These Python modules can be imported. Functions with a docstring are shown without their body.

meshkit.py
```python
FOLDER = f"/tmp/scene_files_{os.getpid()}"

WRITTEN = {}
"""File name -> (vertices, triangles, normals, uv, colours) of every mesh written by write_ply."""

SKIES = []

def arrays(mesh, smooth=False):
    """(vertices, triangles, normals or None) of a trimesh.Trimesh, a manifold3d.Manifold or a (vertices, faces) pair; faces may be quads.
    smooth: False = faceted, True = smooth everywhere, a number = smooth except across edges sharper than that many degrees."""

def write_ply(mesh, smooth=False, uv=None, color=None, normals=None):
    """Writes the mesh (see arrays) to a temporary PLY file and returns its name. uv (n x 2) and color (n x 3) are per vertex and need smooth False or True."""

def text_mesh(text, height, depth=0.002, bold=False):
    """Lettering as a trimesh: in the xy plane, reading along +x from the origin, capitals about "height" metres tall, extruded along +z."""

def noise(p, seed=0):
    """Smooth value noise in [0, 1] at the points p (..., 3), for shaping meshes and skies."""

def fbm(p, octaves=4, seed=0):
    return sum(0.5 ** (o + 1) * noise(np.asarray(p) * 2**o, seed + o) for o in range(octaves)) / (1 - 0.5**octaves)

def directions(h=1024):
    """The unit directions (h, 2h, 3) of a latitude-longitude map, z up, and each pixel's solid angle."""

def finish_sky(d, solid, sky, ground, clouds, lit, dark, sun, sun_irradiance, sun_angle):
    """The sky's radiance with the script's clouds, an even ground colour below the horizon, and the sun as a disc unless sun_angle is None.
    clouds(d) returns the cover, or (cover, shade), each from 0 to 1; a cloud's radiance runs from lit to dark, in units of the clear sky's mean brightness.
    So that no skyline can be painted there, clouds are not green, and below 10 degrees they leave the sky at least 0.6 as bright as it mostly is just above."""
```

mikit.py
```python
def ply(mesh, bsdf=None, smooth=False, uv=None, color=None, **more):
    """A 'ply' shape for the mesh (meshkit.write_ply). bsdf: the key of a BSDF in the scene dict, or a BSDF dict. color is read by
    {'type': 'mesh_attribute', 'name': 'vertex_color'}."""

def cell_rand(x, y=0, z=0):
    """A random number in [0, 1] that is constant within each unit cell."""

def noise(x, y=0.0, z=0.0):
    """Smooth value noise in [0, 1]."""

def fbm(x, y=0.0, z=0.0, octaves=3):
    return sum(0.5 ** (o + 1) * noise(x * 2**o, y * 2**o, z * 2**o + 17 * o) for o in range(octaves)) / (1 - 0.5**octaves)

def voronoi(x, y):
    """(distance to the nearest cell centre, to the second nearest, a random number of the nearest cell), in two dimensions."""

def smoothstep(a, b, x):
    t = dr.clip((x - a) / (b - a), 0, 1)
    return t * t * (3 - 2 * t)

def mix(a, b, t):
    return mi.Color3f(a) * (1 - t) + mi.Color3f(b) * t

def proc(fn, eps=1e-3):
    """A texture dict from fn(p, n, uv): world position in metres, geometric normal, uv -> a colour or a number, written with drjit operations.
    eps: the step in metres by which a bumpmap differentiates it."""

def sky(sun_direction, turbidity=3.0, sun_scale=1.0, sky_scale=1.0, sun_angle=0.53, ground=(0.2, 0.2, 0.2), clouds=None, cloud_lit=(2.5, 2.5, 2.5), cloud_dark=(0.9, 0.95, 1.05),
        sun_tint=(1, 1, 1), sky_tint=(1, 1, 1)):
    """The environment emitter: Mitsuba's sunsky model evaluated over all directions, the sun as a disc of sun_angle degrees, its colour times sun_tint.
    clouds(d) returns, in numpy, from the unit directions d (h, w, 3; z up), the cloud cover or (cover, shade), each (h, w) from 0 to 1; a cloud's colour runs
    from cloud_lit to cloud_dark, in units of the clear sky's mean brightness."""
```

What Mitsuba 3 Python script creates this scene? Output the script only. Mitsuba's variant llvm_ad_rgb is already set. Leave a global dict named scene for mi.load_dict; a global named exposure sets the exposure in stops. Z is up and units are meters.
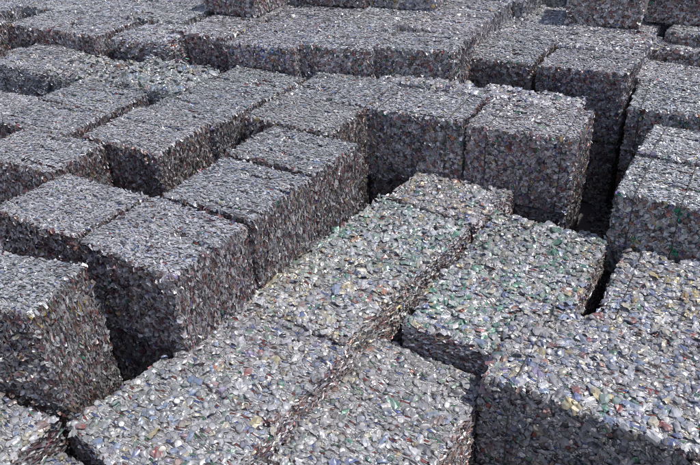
import math
import numpy as np
import trimesh
import drjit as dr
import mitsuba as mi
import mikit
import meshkit

scene, labels = {}, {}
T = mi.ScalarTransform4f

# ----------------------------------------------------------------------------- camera, daylight, exposure
GROUND = -1.80            # the bale tops of the upper layer are the zero of the survey; the yard lies 1.8 m lower
LIFT = -GROUND            # everything is shifted so that the yard is z = 0
CAM_F, PITCH, ROLL, YAW, CAM_H = 679.9, 0.5605, -0.0603, -0.5711, 3.09
fwd = np.array([math.sin(YAW) * math.cos(PITCH), math.cos(YAW) * math.cos(PITCH), -math.sin(PITCH)])
right = np.array([math.cos(YAW), -math.sin(YAW), 0.0])
down = np.cross(fwd, right)
up = -(math.sin(ROLL) * right + math.cos(ROLL) * down)
EYE = np.array([0.0, 0.0, CAM_H + LIFT])
scene['camera'] = {'type': 'perspective', 'fov_axis': 'x', 'fov': math.degrees(2 * math.atan(350 / CAM_F)),
                   'near_clip': 0.05, 'far_clip': 2000.0,
                   'to_world': T().look_at(origin=EYE.tolist(), target=(EYE + fwd).tolist(), up=up.tolist())}
SUN = (0.46, 0.03, 0.88)
scene['sky'] = mikit.sky(SUN, turbidity=3, sky_scale=1.5, sun_tint=(0.77, 0.88, 1.09), sky_tint=(1.55, 1.05, 0.84))
exposure = 1.7

rng = np.random.default_rng(43)

# ----------------------------------------------------------------------------- materials
def grime(p, n, uv):
    return 0.27 + 0.28 * mikit.noise(p.x * 23, p.y * 23, p.z * 23)

VC = {'type': 'mesh_attribute', 'name': 'vertex_color'}
scene['can_metal'] = {'type': 'twosided', 'bsdf': {'type': 'principled', 'base_color': VC, 'metallic': 0.38, 'roughness': mikit.proc(grime), 'specular': 0.5}}
scene['can_enamel'] = {'type': 'twosided', 'bsdf': {'type': 'principled', 'base_color': VC, 'metallic': 0.3, 'roughness': mikit.proc(grime), 'specular': 0.6}}

def cells(p, n):
    """Flattened cans seen from their edges (streaks) or faces (cells), by the side of the bale."""
    top, front = dr.abs(n.z) > 0.65, dr.abs(n.y) > 0.65
    wx = (mikit.noise(p.x * 7, p.y * 7, p.z * 7) - 0.5) * 0.06
    a = dr.select(top, p.x * 17, dr.select(front, p.x * 24, (p.y + wx) * 62))
    b = dr.select(top, (p.y + wx) * 62, dr.select(front, p.z * 24, p.z * 19))
    return mikit.voronoi(a, b)

def core_color(p, n, uv):
    d1, d2, w = cells(p, n)
    w2 = dr.abs(w * 37.7 - dr.floor(w * 37.7))
    c = mi.Color3f(0.30 + 0.42 * w2)
    c = dr.select(w > 0.955, mi.Color3f(0.26, 0.09, 0.08), c)
    c = dr.select((w > 0.915) & (w < 0.955), mi.Color3f(0.12, 0.16, 0.34), c)
    c = dr.select((w > 0.88) & (w < 0.915), mi.Color3f(0.16, 0.30, 0.20), c)
    c = dr.select((w > 0.78) & (w < 0.88), mi.Color3f(0.12, 0.10, 0.10), c)
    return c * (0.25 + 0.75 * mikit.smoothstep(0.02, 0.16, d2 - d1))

def core_height(p, n, uv):
    d1, d2, w = cells(p, n)
    return 0.006 * w + 0.006 * mikit.smoothstep(0.0, 0.3, d2 - d1) + 0.006 * mikit.noise(p.x * 55, p.y * 55, p.z * 55)

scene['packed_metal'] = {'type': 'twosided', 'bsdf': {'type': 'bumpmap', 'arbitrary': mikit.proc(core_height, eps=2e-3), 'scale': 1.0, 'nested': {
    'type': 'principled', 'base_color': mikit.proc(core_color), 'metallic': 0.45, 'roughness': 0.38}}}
scene['wire_steel'] = {'type': 'twosided', 'bsdf': {'type': 'principled', 'base_color': {'type': 'rgb', 'value': [0.10, 0.095, 0.09]}, 'metallic': 0.5, 'roughness': 0.55}}

def yard_color(p, n, uv):
    a = mikit.fbm(p.x * 0.8, p.y * 0.8, 0, 4)
    b = mikit.noise(p.x * 60, p.y * 60, 3)
    return mikit.mix((0.045, 0.042, 0.04), (0.12, 0.115, 0.11), a * 0.75 + b * 0.25)

scene['yard_concrete'] = {'type': 'twosided', 'bsdf': {'type': 'principled', 'base_color': mikit.proc(yard_color), 'roughness': 0.85}}

# ----------------------------------------------------------------------------- the pieces a bale is made of
def sheet(nx, ny, sx, sy, bend, rough, r, lip=0.0):
    """A crumpled piece of can wall, nx by ny cells."""
    x, y = np.meshgrid(np.linspace(-1, 1, nx + 1), np.linspace(-1, 1, ny + 1), indexing='ij')
    edge = np.maximum(np.abs(x), np.abs(y))
    jit = r.normal(0, 0.10, (2,) + x.shape)
    z = bend * (x * r.uniform(-1, 1) + np.abs(x - r.uniform(-.5, .5)) * r.choice([-1, 1]) + 0.6 * np.abs(y - r.uniform(-.6, .6)) * r.choice([-1, 1]))
    z = z + r.normal(0, rough, x.shape) - lip * (edge > 0.99)
    # corners cut so that the outline is not a rectangle
    cut = 1 - 0.22 * (np.abs(x * y) > 0.9) * r.uniform(0.2, 1.3, x.shape)
    v = np.stack([(x + jit[0]) * cut * sx, (y + jit[1]) * cut * sy, z - z.mean()], -1).reshape(-1, 3)
    i, j = np.meshgrid(np.arange(nx), np.arange(ny), indexing='ij')
    a = (i * (ny + 1) + j).ravel()
    q = np.stack([a, a + ny + 1, a + ny + 2, a + 1], 1)
    return v, np.vstack([q[:, [0, 1, 2]], q[:, [0, 2, 3]]]), np.zeros(len(v))

def can_end(r, n=10):
    """A can squashed on its axis: the round end with its raised rim, dirty groove and sunk panel over the crumpled wall."""
    a = np.arange(n) * 2 * np.pi / n + r.uniform(0, 1)
    rad = [(0.0318, -0.020, 1), (0.0285, 0.0, 0), (0.0235, -0.0065, -1), (0.0195, -0.0025, 0)]
    v, role = [], []
    oval, tilt = r.uniform(0.80, 1.0), r.normal(0, 0.10, 2)
    for k, (rr, z, c) in enumerate(rad):
        w = r.normal(0, 0.004 if k == 0 else 0.0011, n)
        x, y = (rr + w) * np.cos(a), (rr + w) * np.sin(a) * oval
        v.append(np.stack([x, y, z + tilt[0] * x + tilt[1] * y + (r.normal(0, 0.003, n) if k == 0 else r.normal(0, .0009, n))], 1))
        role += [c] * n
    v.append([[0.002, 0.001, -0.0035 + r.normal(0, 0.002)]])
    role.append(0)
    v, f = np.vstack(v), []
    for k in range(3):
        for i in range(n):
            p, q = k * n + i, k * n + (i + 1) % n
            f += [[p, q, q + n], [p, q + n, p + n]]
    f += [[3 * n + i, 3 * n + (i + 1) % n, 4 * n] for i in range(n)]
    return v, np.array(f), np.array(role, float)

def flat_can(r):
    """A can stamped flat on its side: rounded slab with a crumpled face and one bright end."""
    v, f, role = sheet(4, 5, 0.031, r.uniform(0.040, 0.054), 0.006, 0.0042, r, lip=0.013)
    role[:] = np.clip(r.normal(.65, .4, len(role)), 0, 1)
    role[np.abs(v[:, 1]) > 0.036] = 0.2
    return v, f, role

def lump(r):
    """A can crushed to a ball."""
    m = trimesh.creation.icosphere(subdivisions=1)
    v = np.array(m.vertices)
    v *= (1 + r.normal(0, 0.20, len(v)))[:, None]
    v *= [0.034 * r.uniform(.8, 1.1), 0.027 * r.uniform(.8, 1.1), 0.017]
    keep = np.array(m.faces)
    keep = keep[v[keep].mean(1)[:, 2] > -0.006]
    return v, keep, np.clip(r.normal(.6, .5, len(v)), 0, 1)

CANS = [can_end(np.random.default_rng(k)) for k in range(6)] + [flat_can(np.random.default_rng(20 + k)) for k in range(6)] + [lump(np.random.default_rng(40 + k)) for k in range(5)]
SLIVERS = [sheet(1, 2, 0.5, 0.5, 0.16, 0.10, np.random.default_rng(60 + k)) for k in range(10)]
SHARDS = [sheet(2, 2, 0.5, 0.5, 0.09, 0.08, np.random.default_rng(80 + k)) for k in range(8)]
CRUMBS = [sheet(2, 1, 0.5, 0.5, 0.10, 0.09, np.random.default_rng(100 + k)) for k in range(6)]

BARE = np.array([0.66, 0.67, 0.69])
PAINT = {'white': (.72, .72, .70), 'silver': (.60, .62, .66), 'green': (.04, .28, .17), 'pale_green': (.30, .46, .36), 'blue': (.09, .15, .40), 'sky': (.25, .36, .56),
         'gold': (.55, .45, .18), 'cream': (.66, .60, .40), 'red': (.40, .09, .08), 'orange': (.62, .20, .06), 'brown': (.33, .20, .17), 'maroon': (.30, .12, .14), 'tan': (.50, .39, .36), 'dark': (.10, .10, .12), 'pink': (.55, .28, .32), 'violet': (.24, .18, .40)}
PN = list(PAINT)
PV = np.array([PAINT[k] for k in PN])
def palette(**w):
    p = np.array([w.get(k, 0.0) for k in PN])
    return p / p.sum()
PAL = {
    'grey': (0.84, palette(silver=6, white=2.5, sky=2, dark=2.5, red=.15, blue=.25, green=.2, gold=.25, brown=.6, cream=.3, orange=.03, violet=.5)),
    'mixed': (0.40, palette(silver=5, white=4, green=1.0, pale_green=1.2, blue=1.1, sky=2.2, gold=.8, cream=1.3, red=.3, orange=.2, brown=.4, dark=.5, violet=.7, pink=.4)),
    'green': (0.22, palette(silver=3, white=3, green=4.2, pale_green=5, blue=.7, sky=1.2, gold=.9, cream=1.5, red=.3, orange=.3, brown=.3, dark=.5)),
    'blue': (0.26, palette(silver=4, white=4, green=.8, pale_green=.8, blue=3.2, sky=3, gold=1.3, cream=2.6, red=.5, orange=.3, brown=.3, dark=.4, violet=1)),
    'yellow': (0.22, palette(silver=3, white=3, green=1.4, pale_green=1.6, blue=1.0, sky=1.4, gold=2.6, cream=4.2, red=.5, orange=.4, brown=.6, dark=.5)),
    'rusty': (0.42, palette(silver=2, white=3, tan=4.5, dark=3, red=.25, brown=4.5, maroon=4, blue=.15, green=.12, gold=.4, cream=.5, pink=.6, violet=.6)),
    'faces': (0.42, palette(silver=4, white=2, tan=3, dark=2.5, red=1.0, brown=3, blue=.7, green=.7, pale_green=.6, gold=.6, orange=.3, pink=1.8, violet=1.5)),
}
def paints(pal, n, r, dull=1.0):
    bare, p = PAL[pal]
    c = PV[r.choice(len(PN), n, p=p)] * r.uniform(0.6, 1.05, (n, 1))
    c = c * .72 + c.mean(1, keepdims=True) * .28
    b = r.random(n) < bare
    c[b] = BARE * r.uniform(0.42, 1.0, (b.sum(), 1)) ** 1.15
    return np.clip(c * dull, 0.01, 0.9)

def end_metal(pal, n, r):
    """The ends of the cans: plain or lacquered metal, dulled by handling."""
    c = BARE[None] * r.uniform(.45, .95, (n, 1))
    lac = r.random(n) < (.35 if pal in ('grey', 'mixed') else .6)
    t = PV[r.choice(len(PN), n, p=PAL[pal][1])] * .55 + .22
    c[lac] = c[lac] * .35 + t[lac] * .50
    return c * .82

def clusters(pal, p, r, seed, dull=1.0):
    """Liveries of the pieces at local points p: runs of one brand lie together, and dirt lies in patches."""
    c = paints(pal, len(p), r)
    bare, w = PAL[pal]
    for k in range(3):
        one = PV[r.choice(len(PN), p=w)]
        where = (meshkit.noise(p * r.uniform(3, 7), seed + 31 * k + 3) > .72) & (r.random(len(p)) < (.10 if pal in ('grey', 'rusty', 'faces') else .40))
        c[where] = one * r.uniform(.7, 1.1, (where.sum(), 1))
    return np.clip(c * dull * (0.78 + 0.40 * meshkit.fbm(p * 3.0, 3, seed + 77))[:, None], .01, .9)

def tint(paint, bare, role):
    """Paint where role is 1, bare metal where 0, dirt in the groove where -1."""
    return np.where(role < 0, bare * 0.35, paint * np.abs(role) + bare * (1 - np.abs(role)))

def unit(v):
    return v / np.maximum(np.linalg.norm(v, axis=-1, keepdims=True), 1e-9)

# ----------------------------------------------------------------------------- which bale is which
GROUPS = {'N': 'loose-topped bales of the lower terrace', 'U': 'grey pressed can bales of the upper layer', 'B': 'can bales of the back rows'}
LABEL = {
    'N0': ('pale silver bale full of round can ends, nearest in the middle row, at bottom left', 'N'),
    'N1': ('pale silver bale of can ends, second from the front in the loose middle row', 'N'),
    'N2': ('yellow-tinged loose bale, third in the middle row, beside the lit side of the stepped row', 'N'),
    'N3': ('green-tinged loose bale, fourth in the middle row, with a dark seam along its right', 'N'),
    'N4': ('yellowish small-looking loose bale at the far end of the middle row, under the upright pair', 'N'),
    'M1': ('low bluish-silver bale at the bottom centre, sunk below its neighbours on both sides', 'N'),
    'M2a': ('narrow green-speckled loose bale with a dark shaded front, just above the low bottom-centre bale', 'N'),
    'M2b': ('green-speckled loose bale right of centre with a dark slot along its right side', 'N'),
    'OO': ('big wide bale in the bottom right corner with mixed bright cans and a shaded front', 'N'),
    'FF': ('blue-and-cream speckled loose bale at the right edge, behind the big corner bale', 'N'),
    'KK': ('tilted dark bale at the left edge with a brownish streaked right side, in the foreground', 'U'),
    'LL': ('bale top cut off by the bottom left corner, with a dark brown right side', 'N'),
    'MM': ('low shaded bale glimpsed at the bottom edge between the corner bale and the middle row', 'N'),
    'P': ('grey bale at the near end of the stepped row, its dark front facing the camera', 'U'),
    'JJ': ('grey bale second in the stepped row, directly behind the near end one', 'U'),
    'II': ('grey bale third in the stepped row, its long lit right side above the middle row', 'U'),
    'HH': ('grey bale fourth in the stepped row, set back left with a small shaded front', 'U'),
    'JJ2': ('flat grey bale top fifth in the stepped row, behind the set-back one', 'U'),
    'GG': ('left one of the upright pair above the middle row, with a tall mottled front', 'U'),
    'GG2': ('thin strip of loose pale cans behind the left one of the upright pair', 'U'),
    'DD': ('right one of the upright pair, tall mottled front and a sunlit right edge', 'U'),
    'DD2': ('ragged strip of loose pale cans behind the right one of the upright pair', 'U'),
    'Q': ('grey bale left of the near end of the stepped row, touching it along one seam', 'U'),
    'R0': ('lower bale corner seen at the left edge, in the hole before a grey bale', 'U'),
    'R': ('grey bale at left with a brown lit right side above the deep square hole', 'U'),
    'S': ('grey bale behind the deep square hole on the left, its dark front fully exposed', 'U'),
    'T': ('grey bale directly behind the one with the exposed dark front at left', 'U'),
    'KK2': ('grey bale top left of upper centre, last of the left row before the step up', 'U'),
    'U': ('flat grey bale at left, left of the bale whose dark front stands over the hole', 'U'),
    'V': ('flat grey bale at left, just in front of the ragged loose mound', 'U'),
    'W': ('ragged mound-like bale of loose pale cans at upper left, on its right half', 'U'),
    'U2': ('grey bale cut by the left edge, left of two flat grey ones', 'U'),
    'W2': ('raised grey bale with a dark front at the upper left edge', 'U'),
    'W3': ('ragged loose bale at upper left, between the raised dark-fronted bale and the loose mound', 'U'),
    'EE2': ('bale with wires over its top and a pinkish mottled front, at the right edge', 'U'),
    'EE1': ('bale top just behind the pinkish-fronted wired bale at the right edge', 'U'),
    'EE0': ('low shaded bale sunk between two wired bales at the right edge', 'U'),
    'CC2': ('grey bale at the right edge with a mottled front, right of the black slot', 'U'),
    'CC1': ('flat grey bale top at the right edge, behind the mottled one beside the black slot', 'U'),
    'BB': ('tall grey bale left of the black slot, its front running down into shadow', 'U'),
    'AA': ('grey bale with a dark bluish front at upper centre right, left of the tall one', 'U'),
    'BB2': ('grey bale top right behind the tall bale beside the black slot', 'B'),
    'AA2': ('grey bale top behind the dark bluish-fronted bale at upper centre right', 'B'),
    'AA3': ('small grey bale top near the top edge, left of the dark upright block', 'B'),
    'BB3': ('grey bale on whose top the dark upright block stands, at upper right', 'B'),
    'CCb': ('ragged-fronted flat bale at the upper right edge, behind the last wired row', 'B'),
    'CCc': ('dark-fronted flat bale at the upper right edge, second from the top', 'B'),
    'CCd': ('shaded bale top glimpsed under the block in the top right corner', 'B'),
    'Zbig': ('dark upright block standing on other bales at the top edge, right of centre', 'B'),
    'Z4': ('dark upright block standing in the top right corner', 'B'),
    'X7': ('bale with a mottled front at top centre, right end of the raised back row', 'B'),
    'X6': ('bale with a mottled front, second from the right in the raised back row', 'B'),
    'X5': ('bale with a mottled front, third from the right in the raised back row', 'B'),
    'X8': ('grey bale top directly behind the right end bale of the raised back row', 'B'),
    'X6b': ('grey bale top behind the second bale from the right of the raised back row', 'B'),
    'X5b': ('grey bale top behind the third bale from the right of the raised back row', 'B'),
    'X9': ('grey bale top by the top edge, second behind the right end of the raised row', 'B'),
    'X4': ('narrow bale with a dark front, fourth from the right in the raised row', 'B'),
    'X2': ('frayed bale with a light ragged front at top left, between two dark-fronted ones', 'B'),
    'X1b': ('bale with a dark front at top left, left of the frayed one', 'B'),
    'X1a': ('bale with a dark front at the top left, second left of the frayed one', 'B'),
    'X0': ('bale cut by the left edge near the top, its brown right side showing', 'B'),
    'Z2': ('dark upright block at the top edge left of centre, standing on the raised row', 'B'),
    'Z2u': ('grey bale top beside the foot of the dark block at top left of centre', 'B'),
    'Z3a': ('dark block cut by the top edge at centre, left one of two', 'B'),
    'Z3b': ('lighter block cut by the top edge at centre, right one of two', 'B'),
    'back0': ('grey bale top at the top edge, furthest left of those cut by it', 'B'),
    'back1': ('grey bale top at the top edge, second from the left corner', 'B'),
    'back2': ('grey bale top at top left, behind the dark front beside the frayed bale', 'B'),
    'back3': ('grey bale top behind the frayed bale at top left, left of the dark upright block', 'B'),
    'back4': ('grey bale top in the top left corner, against the left edge', 'B'),
    'back7': ('sliver of a grey bale at the top edge, left of the left upright block', 'B'),
    'back8': ('sliver of a grey bale at the top edge, touching the left upright block', 'B'),
    'back11': ('sliver of a grey bale at the top edge, just right of the left upright block', 'B'),
    'back12': ('grey bale top in front of the dark block cut by the top edge at centre', 'B'),
    'back13': ('grey bale top in front of the lighter block cut by the top edge at centre', 'B'),
    'back17': ('grey bale near the top edge, right of centre, its right side facing a lower row', 'B'),
    'back18': ('sliver of a grey bale at the top edge, left of the tall dark upright block', 'B'),
}
# bales of the layer below that show in a gap, by the bale on top of them
BELOW = {
    'P': 'near end bale of the stepped row',
    'HH': 'set-back fourth bale of the stepped row',
    'JJ2': 'fifth bale of the stepped row',
    'GG': 'left one of the upright pair',
    'DD': 'right one of the upright pair',
    'Q': 'bale left of the stepped row',
    'EE2': 'pinkish-fronted wired bale at right',
    'EE1': 'bale behind the pinkish-fronted one',
    'CC2': 'mottled bale right of the black slot',
    'CC1': 'flat bale furthest along the black slot',
    'BB': 'tall bale left of the black slot',
    'KK': 'tilted dark bale at left',
}

# ----------------------------------------------------------------------------- one bale
class Bale:
    """A rounded, uneven block: points on its skin from face coordinates, and the pieces that cover it."""
    def __init__(s, cx, cy, top, yaw, w, l, h, axis, amp, rnd, seed, sag=None):
        s.c, s.yaw, s.half = np.array([cx, cy, top + LIFT - h / 2]), yaw, np.array([w, l, h]) / 2
        s.axis, s.amp, s.rnd, s.seed, s.r = axis, amp, rnd, seed, np.random.default_rng(seed)
        s.R = np.array([[math.cos(yaw), -math.sin(yaw), 0], [math.sin(yaw), math.cos(yaw), 0], [0, 0, 1.0]])
        s.sag = sag if sag is not None else s.r.normal(0, 0.011, 2)
        n = s.r.integers(2, 5)
        s.grooves = [(s.r.uniform(-.85, .85), s.r.uniform(0.011, 0.024), s.r.uniform(-1.1, .1), s.r.uniform(.5, 1.6), s.r.uniform(.04, .07), s.r.uniform(-.05, .05)) for _ in range(n)]
    def groove(s, p):
        """Depth of the cracks between two strokes of the press, at local points."""
        if s.axis != 1:
            return np.zeros(len(p))
        d = np.zeros(len(p))
        wob = (meshkit.noise(p * 9, s.seed) - .5) * .05
        for y, wd, x0, ln, dp, sl in s.grooves:
            t = np.abs(p[:, 1] - y * s.half[1] - sl * p[:, 0] - wob) / wd
            x = p[:, 0] / s.half[0]
            d = np.maximum(d, dp * np.clip(1.5 - t, 0, 1) * (x > x0) * (x < x0 + ln))
        return d
    def skin(s, face, a, b, inset=0.0):
        """Local points and normals on face 0..5 (+x -x +y -y +z -z) at a, b in [-1, 1]."""
        k, sg = face // 2, 1 - 2 * (face % 2)
        p = np.zeros((len(a), 3))
        o = [i for i in range(3) if i != k]
        p[:, k], p[:, o[0]], p[:, o[1]] = sg * s.half[k], a * s.half[o[0]], b * s.half[o[1]]
        rad = np.minimum(s.rnd, s.half * .8)
        q = np.clip(p, -(s.half - rad), s.half - rad)
        n = unit((p - q) / rad)
        p = q + n * rad
        w = meshkit.fbm((p + 7.3) * 2.6, 3, s.seed) - .5
        w2 = meshkit.noise((p + 3.1) * 11, s.seed + 5) - .5
        pit = np.clip((meshkit.noise((p + 1.7) * 8.5, s.seed + 8) - .70) / .2, 0, 1) * (.045 if s.axis == 2 else .012)
        p = p + n * (2 * s.amp * w + (1.5 if s.axis == 2 else .7) * s.amp * w2 - pit - inset)[:, None]
        up = (p[:, 2] / s.half[2] + 1) / 2
        p[:, 2] += up * (s.sag[0] * p[:, 0] / s.half[0] + s.sag[1] * p[:, 1] / s.half[1])
        if s.half[2] > 0:
            p[:, 2] = np.maximum(p[:, 2], -s.half[2])
        return p, n
    def world(s, p):
        return p @ s.R.T + s.c
    def core(s, cell):
        V, F, at = [], [], 0
        for face in range(6):
            k = face // 2
            o = [i for i in range(3) if i != k]
            na, nb = (max(3, int(round(2 * s.half[i] / cell))) for i in o)
            a, b = np.meshgrid(np.linspace(-1, 1, na + 1), np.linspace(-1, 1, nb + 1), indexing='ij')
            p, n = s.skin(face, a.ravel(), b.ravel(), 0.012)
            p = p - n * (s.groove(p) + 0.008 * (meshkit.noise(p * 31, s.seed) - .5))[:, None]
            p[:, 2] = np.maximum(p[:, 2], -s.half[2])
            i, j = np.meshgrid(np.arange(na), np.arange(nb), indexing='ij')
            q = (i * (nb + 1) + j).ravel()
            q = np.stack([q, q + nb + 1, q + nb + 2, q + 1], 1)
            flip = (face % 2 == 1) ^ (k == 1)
            q = q[:, ::-1] if flip else q
            V.append(s.world(p))
            F.append(np.vstack([q[:, [0, 1, 2]], q[:, [0, 2, 3]]]) + at)
            at += len(p)
        return np.vstack(V), np.vstack(F)
    def scatter(s, face, density):
        k = face // 2
        o = [i for i in range(3) if i != k]
        n = int(density * 4 * s.half[o[0]] * s.half[o[1]])
        # jittered grid, so that cover is even
        r = s.half[o[0]] / s.half[o[1]]
        na = max(1, int(round(math.sqrt(n * r)))); nb = max(1, int(round(n / na)))
        a, b = np.meshgrid((np.arange(na) + .5) / na, (np.arange(nb) + .5) / nb, indexing='ij')
        a = a.ravel() + s.r.uniform(-.7, .7, na * nb) / na
        b = b.ravel() + s.r.uniform(-.7, .7, na * nb) / nb
        return np.clip(2 * a - 1, -1, 1), np.clip(2 * b - 1, -1, 1)
    def frames(s, p, n, spread, lean, across, slant=.28):
        """Axes of the pieces: they were pressed against the axis of the press, so on the sides only their edges show."""
        r, m = s.r, len(p)
        c = np.zeros((m, 3)); c[:, s.axis] = np.where(r.random(m) < .5, 1, -1)
        ca, na = r.uniform(across[0], across[1], (m, 1)), r.uniform(lean[0], lean[1], (m, 1))
        z = unit(c * ca + n * na + r.normal(0, spread, (m, 3)))
        z = np.where(((z * n).sum(1) < 0)[:, None], -z, z)
        e = np.cross(n, c) * np.sign(c[:, s.axis])[:, None]
        flat_face = np.linalg.norm(e, axis=1) < 0.5
        w = (meshkit.noise(p * 4.5, s.seed + 9) - .5)[:, None] * 1.6
        other = np.cross(n, e)
        e = np.where(flat_face[:, None], r.normal(0, 1, (m, 3)), e + other * w * slant * 2 + r.normal(0, slant, (m, 3)))
        y = unit(e - z * (e * z).sum(1, keepdims=True))
        return np.stack([np.cross(y, z), y, z], -1)     # columns

def merge(templates, pick, M, P, cols, bare=None):
    """Pieces of the given templates at P with matrices M as one vertex-coloured mesh."""
    V, F, C, at = [], [], [], 0
    for k, (v, f, role) in enumerate(templates):
        i = np.nonzero(pick == k)[0]
        if not len(i):
            continue
        w = np.einsum('nij,vj->nvi', M[i], v) + P[i][:, None]
        c = np.repeat(cols[i][:, None], len(v), 1)
        if bare is not None:
            c = tint(c, bare[i][:, None], role[None, :, None])
        V.append(w.reshape(-1, 3)); C.append(c.reshape(-1, 3))
        F.append((f[None] + at + (np.arange(len(i)) * len(v))[:, None, None]).reshape(-1, 3))
        at += len(i) * len(v)
    return np.vstack(V), np.vstack(F), np.vstack(C)

VARIANTS = {}
def variant(k, ci):
    """The shape dict of one crushed can in one livery, shared by all the cans that look like it."""
    if (k, ci) not in VARIANTS:
        v, f, role = CANS[k]
        col = PV[ci] * .58 + PV[ci].mean() * .22 if ci < len(PN) else BARE * (0.4, 0.58, 0.76)[ci - len(PN)]
        bare = np.array(BARE * (0.70, .56, .46)[ci % 3]) if ci >= len(PN) else BARE * .26 + PV[ci] * .22 + .10
        VARIANTS[k, ci] = mikit.ply((v, f), 'can_enamel', smooth=k < 6, color=tint(col, bare, role[:, None]))
    return VARIANTS[k, ci]

def numbered(base):
    n, key = 0, base
    while key in scene or key in labels or any(k == key for k in USED):
        n += 1
        key = f'{base}_{n:03d}'
    USED.add(key)
    return key
USED = set()
TOTAL = [0]
CODE = {}

def wires(b, key, count, sides):
    """Baling wire: round the bale over the top and down the front (and, for the flat-pressed, over the right)."""
    for t in np.linspace(-.72, .72, count) + b.r.normal(0, .04, count):
        n = 26
        s1 = np.linspace(1, -1, n)
        if sides == 'front':
            top, nt = b.skin(4, np.full(n, t), s1, -0.004)
            fr, nf = b.skin(3, np.full(n, t), s1, -0.004)
        else:
            top, nt = b.skin(4, -s1, np.full(n, t), -0.004)
            fr, nf = b.skin(0, np.full(n, t), s1, -0.004)
        pts, nr = np.vstack([top, fr]), np.vstack([nt, nf])
        pts = pts + b.r.normal(0, .0025, pts.shape)
        d = unit(np.gradient(pts, axis=0))
        sd = unit(np.cross(d, nr))
        rad = 0.0055
        ring = [pts + nr * rad * 1.2, pts + sd * rad, pts - nr * rad, pts - sd * rad]
        V = b.world(np.stack(ring, 1).reshape(-1, 3))
        m, F = len(pts), []
        for i in range(m - 1):
            for j in range(4):
                p, q = i * 4 + j, i * 4 + (j + 1) % 4
                F += [[p, q, q + 4], [p, q + 4, p + 4]]
        k = numbered(key + '__tie_wire')
        scene[k] = mikit.ply((V, np.array(F)), 'wire_steel')
        TOTAL[0] += len(F)

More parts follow.
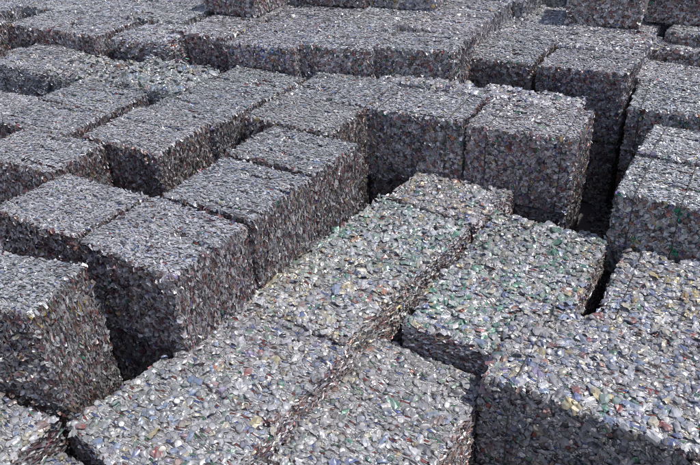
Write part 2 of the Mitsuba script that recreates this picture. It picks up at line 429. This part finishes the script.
def make_bale(name, x, y, top, yaw=0.0, w=1.18, l=0.89, h=0.90, axis='v', tops='shard', pal='grey', side='grey', amp=0.011, rnd=0.018, single=0, wire=0, far=False, lids=.55, tone=1.0, can_faces=(), seed=None, sag=None, spread=.22, top_density=None, face_dens=None):
    key = numbered('can_bale')
    CODE[key] = name
    labels[key] = {'label': LABEL[name][0], 'category': 'bale', 'group': GROUPS[LABEL[name][1]]}
    if LABEL[name][1] != 'N' and name not in ('P', 'JJ', 'II', 'HH', 'GG', 'DD', 'KK', 'BB', 'AA', 'EE2', 'Zbig', 'Z4'):
        w, l, tone = w + .035, l + .035, tone * 1.06
    if top - h - GROUND < .35:
        h = top - GROUND
    seed = seed if seed is not None else len(USED) * 13 + 5
    b = Bale(x, y, top, yaw, w, l, h, 1 if axis == 'v' else 2, amp, rnd, seed, sag)
    r = b.r
    shade = tone * r.uniform(.88, 1.05) * (1 + r.normal(0, .015, 3))
    v, f = b.core(0.10 if far else 0.06)
    scene[key + '__packed_core'] = mikit.ply((v, f), 'packed_metal')
    TOTAL[0] += len(f)
    parts, left, cans, ends = [], [], [], []
    for face in (0, 1, 2, 3, 4):
        is_top = face == 4
        as_cans = tops == 'can' if is_top else face in can_faces
        if as_cans:
            a, bb = b.scatter(face, top_density or 470)
            p, n = b.skin(face, a, bb, 0.004)
            out = r.uniform(-.018, .012, len(p))
            p = p + n * out[:, None]
            M = b.frames(p, n, spread if is_top else .5, (1.0, 1.0), (0.0, 0.3))
            pick = r.choice(len(CANS), len(p), p=[lids / 6] * 6 + [(1 - lids) * .68 / 6] * 6 + [(1 - lids) * .32 / 5] * 5)
            M = M * (r.uniform(.62, 1.06, (len(p), 1, 1)) + .42 * (r.random((len(p), 1, 1)) < .16))
            Pw, Mw = b.world(p), b.R @ M
            order = np.argsort(np.linalg.norm(Pw - EYE, axis=1))
            take = np.zeros(len(p), bool); take[order[:single if is_top else 0]] = True
            bare_p, pp = PAL[pal]
            for i in np.nonzero(take)[0]:
                ci = len(PN) + r.integers(3) if r.random() < bare_p else r.choice(len(PN), p=pp)
                m4 = np.eye(4); m4[:3, :3] = Mw[i]; m4[:3, 3] = Pw[i]
                parts.append({**variant(int(pick[i]), int(ci)), 'to_world': T(m4)})
                TOTAL[0] += len(CANS[pick[i]][1])
            rest = ~take
            if rest.any():
                for out_of, sel in ((ends, rest & (pick < 6)), (cans, rest & (pick >= 6))):
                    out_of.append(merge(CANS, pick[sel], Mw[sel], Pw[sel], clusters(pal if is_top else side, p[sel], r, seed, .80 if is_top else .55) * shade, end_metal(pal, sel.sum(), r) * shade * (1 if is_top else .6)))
        seen = face in (0, 3, 4)
        if is_top:
            dens = 420 if tops == 'can' else 900 if far else 1900
        elif seen:
            dens = 1300 if far else 2400 if face == 0 or axis == 'z' else 1500
        else:
            dens = 120 if far else 200
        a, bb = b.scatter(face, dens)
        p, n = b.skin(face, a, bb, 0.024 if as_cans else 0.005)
        g = b.groove(p) if is_top else np.zeros(len(p))
        ok = (g < 0.006)
        p, n = p[ok], n[ok]
        m = len(p)
        p = p + n * np.where(r.random(m) < .10, r.uniform(0, .012, m), r.normal(0, .003, m))[:, None]
        tpl, dull = SLIVERS, 1.0
        if is_top:
            M = b.frames(p, n, np.where(r.random((m, 1)) < .17, .40, .14), (1.2, 2.6), (0.0, 0.55), .45)
            ln, wd = r.uniform(.018, .060, m), r.uniform(.010, .024, m)
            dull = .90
        elif face == 3 and b.axis == 1:      # the flat faces of the cans
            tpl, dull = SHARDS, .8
            M = b.frames(p, n, .30, (.6, 1.2), (.3, 1.0))
            ln, wd = r.uniform(.03, .075, m), r.uniform(.025, .055, m)
        else:                                # their edges
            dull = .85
            M = b.frames(p, n, .26, (.25, 1.1), (.5, 1.0), .30)
            ln, wd = r.uniform(.03, .085, m), r.uniform(.009, .024, m)
        if not seen:
            ln, wd = ln * 1.2, wd * 2.0
        if far:
            ln, wd = ln * 1.1, wd * 1.3
        M = b.R @ (M * np.stack([wd, ln, np.minimum(ln, wd) * 1.1], 1)[:, None, :])
        pick = r.integers(0, len(tpl), m)
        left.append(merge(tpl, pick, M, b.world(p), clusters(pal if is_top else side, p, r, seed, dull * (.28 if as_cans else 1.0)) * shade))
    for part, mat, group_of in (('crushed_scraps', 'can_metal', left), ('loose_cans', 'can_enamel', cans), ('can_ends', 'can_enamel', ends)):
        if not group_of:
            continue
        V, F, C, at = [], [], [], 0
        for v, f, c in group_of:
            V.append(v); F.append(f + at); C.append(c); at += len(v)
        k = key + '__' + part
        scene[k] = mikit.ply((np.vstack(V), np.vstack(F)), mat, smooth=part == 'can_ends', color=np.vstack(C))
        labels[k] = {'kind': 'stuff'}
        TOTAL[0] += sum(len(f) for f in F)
    for i, d in enumerate(parts):
        scene[key + '__crushed_can' + (f'_{i:03d}' if i else '')] = d
    if wire:
        wires(b, key, wire, 'front')
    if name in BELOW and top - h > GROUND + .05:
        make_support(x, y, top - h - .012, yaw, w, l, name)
    return key

def make_support(x, y, top, yaw, w, l, name):
    """The bale of the lower layer that an upper one stands on; only glimpses of it show in the gaps."""
    key = numbered('under_bale')
    CODE[key] = 'under:' + name
    labels[key] = {'label': 'shaded bale of the layer below, under the ' + BELOW[name], 'category': 'bale', 'group': 'shaded bales of the layer below'}
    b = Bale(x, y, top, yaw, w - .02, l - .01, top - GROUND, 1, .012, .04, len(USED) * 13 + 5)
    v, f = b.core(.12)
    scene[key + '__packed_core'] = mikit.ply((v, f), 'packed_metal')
    TOTAL[0] += len(f)
    left = []
    for face in (0, 1, 3):
        a, bb = b.scatter(face, 700)
        p, n = b.skin(face, a, bb, .006)
        M = b.frames(p, n, .24, (.35, 1.1), (.5, 1.0))
        ln, wd = b.r.uniform(.04, .09, len(p)), b.r.uniform(.02, .05, len(p))
        M = b.R @ (M * np.stack([wd, ln, wd], 1)[:, None, :])
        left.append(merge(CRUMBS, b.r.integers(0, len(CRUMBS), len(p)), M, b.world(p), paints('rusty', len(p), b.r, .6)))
    V, F, C, at = [], [], [], 0
    for v, f, c in left:
        V.append(v); F.append(f + at); C.append(c); at += len(v)
    scene[key + '__crushed_scraps'] = mikit.ply((np.vstack(V), np.vstack(F)), 'can_metal', color=np.vstack(C))
    labels[key + '__crushed_scraps'] = {'kind': 'stuff'}
    TOTAL[0] += sum(len(f) for f in F)

# ----------------------------------------------------------------------------- the setting
scene['yard_ground'] = {'type': 'rectangle', 'to_world': T().translate([0, 20, 0]).scale([300, 300, 1]), 'bsdf': {'type': 'ref', 'id': 'yard_concrete'}}
labels['yard_ground'] = {'label': 'concrete scrapyard floor under the stacked bales', 'kind': 'structure'}

# ----------------------------------------------------------------------------- the bales
B = make_bale
near = dict(axis='z', tops='can', amp=.022, rnd=.035, side='rusty', spread=.30)
U = dict(side='rusty')
F = dict(far=True)
# nearest, loose-topped row running up the middle
B('N0', -3.16, 2.25, -.775, -.15, 1.34, .97, pal='mixed', single=300, h=1.0, **near, lids=0.75)
B('N1', -3.04, 3.19, -.765, -.10, 1.22, 1.00, pal='mixed', single=300, h=1.0, **near, lids=0.75)
B('N2', -2.98, 4.19, -.72, -.09, 1.18, 1.09, pal='yellow', single=300, h=1.0, **near, lids=0.5)
B('N3', -2.87, 5.30, -.73, -.12, 1.19, 1.20, pal='green', h=1.0, **near, lids=0.35)
B('N4', -2.68, 6.42, -.72, -.12, 1.17, 1.04, pal='yellow', h=1.0, **near, lids=0.4)
B('M1', -1.90, 3.30, -1.03, -.02, 1.13, 1.62, pal='mixed', single=300, h=.75, **near, lids=0.7)
B('M2a', -1.72, 4.52, -.75, 0, .86, .84, pal='green', single=300, h=1.0, **near, lids=0.35)
B('M2b', -1.50, 5.58, -.75, -.01, 1.22, 1.27, pal='green', single=200, h=1.0, **near, lids=0.35)
B('OO', -.40, 4.34, -.74, .0, 1.80, 1.14, pal='blue', single=300, h=1.0, **{**near, 'side': 'faces'}, lids=0.5, wire=2, can_faces=(3,))
B('FF', -.08, 5.52, -.74, .0, 1.28, 1.20, pal='blue', single=200, h=1.0, **near, lids=0.5, wire=2)
B('KK', -4.67, 2.18, .14, .246, 1.17, .68, h=1.30, side='rusty', rnd=.03, amp=.016)
B('LL', -4.48, 1.34, -.74, .09, 1.20, .92, pal='mixed', side='rusty', h=1.0, axis='z', tops='can', single=200, amp=.02, spread=.15, lids=0.6, tone=.7)
B('MM', -3.32, 1.33, -.86, .0, 1.12, .84, pal='mixed', side='rusty', h=.66, axis='z', tops='can', single=80, amp=.05, rnd=.08)
# stepped row with the lit right-hand wall
B('P', -4.135, 3.405, .01, -.04, 1.15, .92, **U)
B('JJ', -4.10, 4.395, 0, -.02, 1.15, .94, **U)
B('II', -4.10, 5.35, 0, -.02, 1.17, .88, **U)
B('HH', -4.53, 6.22, .01, .03, 1.23, .85, **U)
B('JJ2', -4.57, 7.13, 0, .01, 1.20, .86, **U)
B('GG', -3.35, 7.09, 0, .04, 1.23, .82, wire=2, side='faces')
B('GG2', -3.55, 7.72, .01, .02, 1.35, .36, pal='mixed', tops='can', axis='z', amp=.04, rnd=.05, tone=.95)
B('DD', -2.07, 7.15, 0, .03, 1.22, .84, wire=2, side='faces')
B('DD2', -2.32, 7.85, -.04, .0, 1.25, .50, pal='mixed', tops='can', axis='z', amp=.04, rnd=.05, side='faces', tone=.95)
B('Q', -5.40, 3.43, -.01, -.01, 1.19, .88, **U)
B('R0', -6.75, 3.28, -.70, 0, 1.25, .85, **U)
B('R', -6.76, 4.12, 0, .05, 1.19, .74, **U)
B('S', -5.99, 5.07, 0, 0, 1.18, .90, **U)
B('T', -5.89, 5.95, 0, -.05, 1.18, .88, **U)
B('KK2', -5.83, 6.84, 0, -.01, 1.18, .87, **U)
B('U', -7.41, 4.81, .01, .08, 1.24, .72, **U)
B('V', -7.45, 5.56, .02, .04, 1.24, .76, **U)
B('W', -7.05, 6.43, .08, .0, 1.30, .96, pal='mixed', tops='can', axis='z', amp=.06, rnd=.10, spread=.45, lids=.3, tone=.75)
B('U2', -8.66, 4.80, .0, .10, 1.2, .80, **U)
B('W2', -9.48, 6.26, .10, .05, 1.2, .95, pal='grey', axis='z', amp=.05, rnd=.10)
B('W3', -8.26, 6.30, .05, .05, 1.1, .86, pal='mixed', tops='can', axis='z', amp=.06, rnd=.10, spread=.45, lids=.3, tone=.75)
# right-hand stack
B('EE2', -.30, 6.62, -.20, .0, 1.20, .92, wire=3, side='faces')
B('EE1', -.27, 7.56, -.20, -.03, 1.20, .87, wire=2, side='faces')
B('EE0', -.38, 8.22, -.62, 0, 1.16, .42, h=.8, side='rusty')
def fallen_cans(x0, x1, y0, y1, n):
    r = np.random.default_rng(911)
    P = np.stack([r.uniform(x0, x1, n), r.uniform(y0, y1, n), r.uniform(.015, .05, n)], 1)
    a, q = r.uniform(0, 2 * np.pi, n), unit(np.array([0, 0, 1.0]) + r.normal(0, .35, (n, 3)))
    e = unit(np.cross(q, np.stack([np.cos(a), np.sin(a), 0 * a], 1)))
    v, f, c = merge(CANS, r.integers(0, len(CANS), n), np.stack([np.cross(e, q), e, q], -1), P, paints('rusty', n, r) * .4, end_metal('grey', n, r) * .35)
    scene['fallen_cans'] = mikit.ply((v, f), 'can_metal', color=c)
    labels['fallen_cans'] = {'label': 'loose crushed cans fallen on the yard floor in the dark gap between the bales', 'category': 'cans', 'kind': 'stuff'}
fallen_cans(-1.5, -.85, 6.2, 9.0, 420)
B('CC2', -.67, 8.91, -.17, .06, 1.18, .86, wire=1, side='faces')
B('CC1', -.81, 9.78, -.17, .06, 1.18, .87)
B('BB', -1.93, 9.16, .07, 0, 1.13, .99, side='faces')
B('AA', -3.14, 9.20, .07, -.02, 1.14, .99, side='rusty')
B('BB2', -1.96, 10.15, .07, 0, 1.12, .97, **F)
B('AA2', -3.13, 10.19, .07, 0, 1.14, .97, **F)
B('AA3', -3.20, 11.18, .07, 0, 1.14, .96, **F)
B('BB3', -2.02, 11.14, .07, 0, 1.16, .97, **F)
B('CCb', -.97, 10.46, .0, -.02, 1.2, .48, amp=.03, side='rusty', **F)
B('CCc', -.62, 10.95, .10, -.02, 1.2, .84, side='rusty', **F)
B('CCd', -1.00, 11.83, .10, .0, 1.2, .90, **F)
B('Zbig', -2.24, 11.15, .86, .16, 1.08, .88, h=.78, side='rusty')
B('Z4', -1.04, 11.55, .89, .02, 1.18, .88, h=.78, side='rusty')
# far left and middle, one step higher
B('X7', -3.97, 8.36, .33, .10, 1.09, .92, side='faces', h=1.0)
B('X6', -5.05, 8.10, .33, .12, 1.05, .92, side='faces', h=1.0)
B('X5', -6.10, 7.83, .33, .12, 1.07, .92, side='faces', h=1.0)
B('X8', -4.12, 9.30, .33, .06, 1.1, .92, **F)
B('X6b', -5.15, 9.04, .34, .10, 1.04, .92, **F)
B('X5b', -6.2, 8.77, .34, .10, 1.06, .92, **F)
B('X9', -4.2, 10.25, .33, 0, 1.2, .95, **F)
B('X4', -7.24, 7.90, .33, .03, 1.0, .9, side='rusty', **F)
B('X2', -8.10, 7.42, .31, .08, 1.15, .9, pal='grey', amp=.05, rnd=.1, axis='z', side='faces', **F)
B('X1b', -9.26, 7.24, .33, .0, 1.02, .9, side='rusty', **F)
B('X1a', -10.30, 7.23, .33, .0, 1.02, .9, side='rusty', **F)
B('X0', -11.47, 6.33, .33, .0, 1.2, .9, side='rusty', **F)
B('Z2', -7.5, 8.96, 1.1, .0, 1.0, .9, h=.76, side='rusty', **F)
B('Z2u', -7.3, 8.85, .33, .0, 1.0, .9, **F)
B('Z3a', -6.28, 10.0, 1.1, .06, 1.26, .9, h=.76, side='rusty', **F)
B('Z3b', -5.1, 10.2, 1.1, .1, 1.04, .9, h=.76, **F)
for i, (x, y) in enumerate([(-12.2, 8.15), (-11.0, 8.17), (-9.8, 8.15), (-8.6, 8.34), (-12.3, 7.25), (-12.2, 9.1), (-11.0, 9.1), (-9.75, 9.08), (-8.55, 9.28), (-9.6, 10.0), (-8.4, 10.2), (-7.2, 10.0), (-6.15, 9.7),
                            (-5.0, 10.0), (-7.2, 10.95), (-6.0, 10.9), (-4.8, 11.1), (-4.0, 11.25), (-3.3, 12.2)]):
    if 'back%d' % i in LABEL:
        B('back%d' % i, x, y, .33, 0, 1.17, .91, **F)
print('bales', len([k for k in labels if '__' not in k]), 'entries', len(scene), 'triangles', TOTAL[0])
